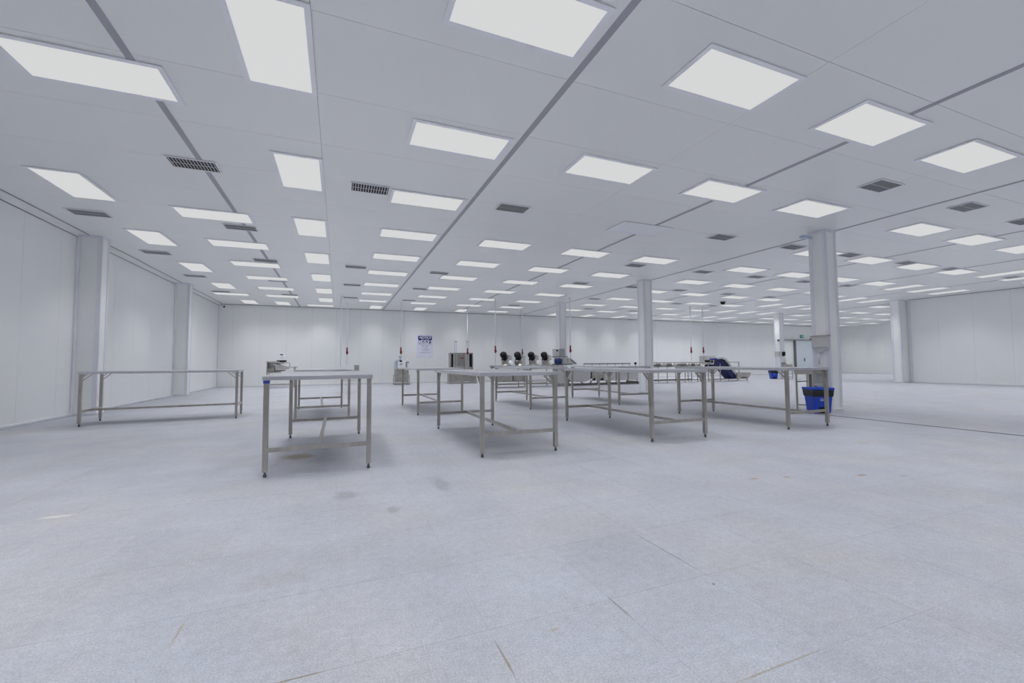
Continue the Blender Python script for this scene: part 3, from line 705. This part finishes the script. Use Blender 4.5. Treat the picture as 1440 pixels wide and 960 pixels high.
# towel dispenser on the near column: hinged lid and sloping tray beneath
td = thing('towel_dispenser', 'steel towel dispenser high on the near column', 'dispenser', (9.815, 6.19, 1.30))
box(-.10, 0, -.19, .15, .06, .30).build('case', 'greylt', td, bevel=.006)
box(-.115, 0, -.20, .16, .30, .325).build('lid', 'steel', td)
MB().add([(-.10, -.19, .055), (-.10, .15, .055), (0, .15, .055), (0, -.19, .055), (-.03, .0, -.06), (-.03, .10, -.06), (0, .10, -.06), (0, .0, -.06)],
         [(0, 1, 2, 3), (7, 6, 5, 4), (0, 4, 5, 1), (1, 5, 6, 2), (2, 6, 7, 3), (3, 7, 4, 0)]).build('tray', 'ivory', td)
MB().cyl((-.02, .05, -.05), (-.02, .05, -.30), .02).build('pipe', 'ivory', td, smooth=True)
# fittings on the far column
d = thing('towel_dispenser', 'pale towel dispenser on the far column', 'dispenser', (24.49, 17.98, 1.32))
box(-.12, 0, -.14, .12, 0, .28).build('case', 'greylt', d, bevel=.01); box(-.125, 0, -.145, .125, .28, .30).build('lid', 'grey', d)
d = thing('soap_dispenser', 'black soap dispenser on the far column', 'dispenser', (24.70, 17.808, 1.33))
box(-.09, .09, -.10, 0, .02, .28).build('case', 'black', d, bevel=.02); box(-.05, .05, -.12, -.03, 0, .05).build('push_lever', 'greylt', d)
d = thing('alarm_button', 'small dark call point high on the far column', 'button', (24.488, 17.9, 2.3))
box(-.05, 0, -.05, .05, -.06, .06).build('case', 'steel_dk', d, bevel=.008); MB().lathe((-.05, 0, 0), [(.025, 0), (.02, .015)], (-1, 0, 0), 12).build('push_button', 'red', d)

# ------------------------------------------------------------------ far door with exit sign
dr = struct(thing('door_1', 'pale blue sliding cold-room door in the far wall', 'door', (34.6, YB-.012, 0)), 'pale blue sliding cold-room door in the far wall', 'door')
box(.10, 2.35, -.09, -.01, .02, 2.72).build('leaf', 'door', dr, bevel=.01)
box(-.06, .10, -.12, -.01, .0, 2.78).build('jamb', 'steel_dk', dr)
box(-1.25, 2.4, -.12, -.02, 2.73, 2.80).build('track', 'grey', dr)
q = MB(); q.cyl((1.05, -.09, 1.15), (1.05, -.15, 1.15), .04); q.bar((1.05, -.15, 1.0), (1.05, -.15, 1.3), .04); q.build('handle', 'steel_dk', dr)
ex = thing('exit_sign', 'small green exit sign above the far door', 'sign', (35.55, YB-.01, 2.93)); ex.scale = (.62, 1, .9)
box(-.30, .30, -.05, 0, 0, .30).build('case', 'green', ex, bevel=.008)
q = MB(); q.lathe((-.08, -.05, .23), [(.03, 0), (.03, .003)], (0, -1, 0), 10)
for a, b in (((-.09, .20), (-.12, .11)), ((-.12, .11), (-.06, .05)), ((-.12, .11), (-.19, .07)), ((-.09, .18), (-.02, .15)), ((-.10, .18), (-.17, .16)), ((.04, .15), (.22, .15)), ((.22, .15), (.15, .22)), ((.22, .15), (.15, .08))):
    q.bar((a[0], -.052, a[1]), (b[0], -.052, b[1]), .022, .004)
q.build('pictogram', 'white', ex)
wb = thing('warning_beacon', 'small dark red beacon beside the exit sign', 'beacon', (36.62, YB-.01, 2.80))
box(-.14, .14, -.08, 0, 0, .05).build('bracket', 'steel_dk', wb); MB().lathe((0, -.05, .05), [(.06, 0), (.06, .05), (.03, .08)], n=12).build('lens', 'red', wb)

# ------------------------------------------------------------------ cameras and emergency light
dc = thing('dome_camera', 'small black dome camera on the ceiling near the right rear lights', 'camera', (17.2, 15.34, ZC-.001))
MB().lathe((0, 0, -.04), [(.12, 0), (.13, .02), (.13, .04)], n=18).build('mount', 'steel_dk', dc, smooth=True)
MB().lathe((0, 0, -.14), [(.02, 0), (.07, .015), (.10, .05), (.11, .10)], n=18).build('dome', 'black', dc, smooth=True)
bc = thing('bullet_camera', 'small bullet camera in the far left ceiling corner', 'camera', (-5.10, 23.75, ZC-.10))
MB().lathe((0, 0, -.04), [(.05, -.12), (.06, -.11), (.06, .10), (.045, .12)], (.5, -.8, -.25), 14).build('body', 'white', bc, smooth=True)
MB().lathe((.055, -.09, -.067), [(.045, 0), (.04, .02)], (.5, -.8, -.25), 14).build('lens', 'black', bc)
MB().cyl((0, 0, 0), (0, .02, .092), .02).build('bracket', 'white', bc)
el = thing('emergency_light', 'small pale blue emergency light at the top of the near column', 'lamp', (9.80, 6.28, ZC-.06))
MB().bar((0, 0, -.07), (-.10, .02, -.07), .03).build('bracket', 'greylt', el)
MB().box(-.34, -.09, -.05, .07, -.10, -.045).build('case', 'paleblue', el, bevel=.012)
MB().bar((-.02, 0, -.02), (-.02, 0, -.30), .022).build('conduit', 'white', el)
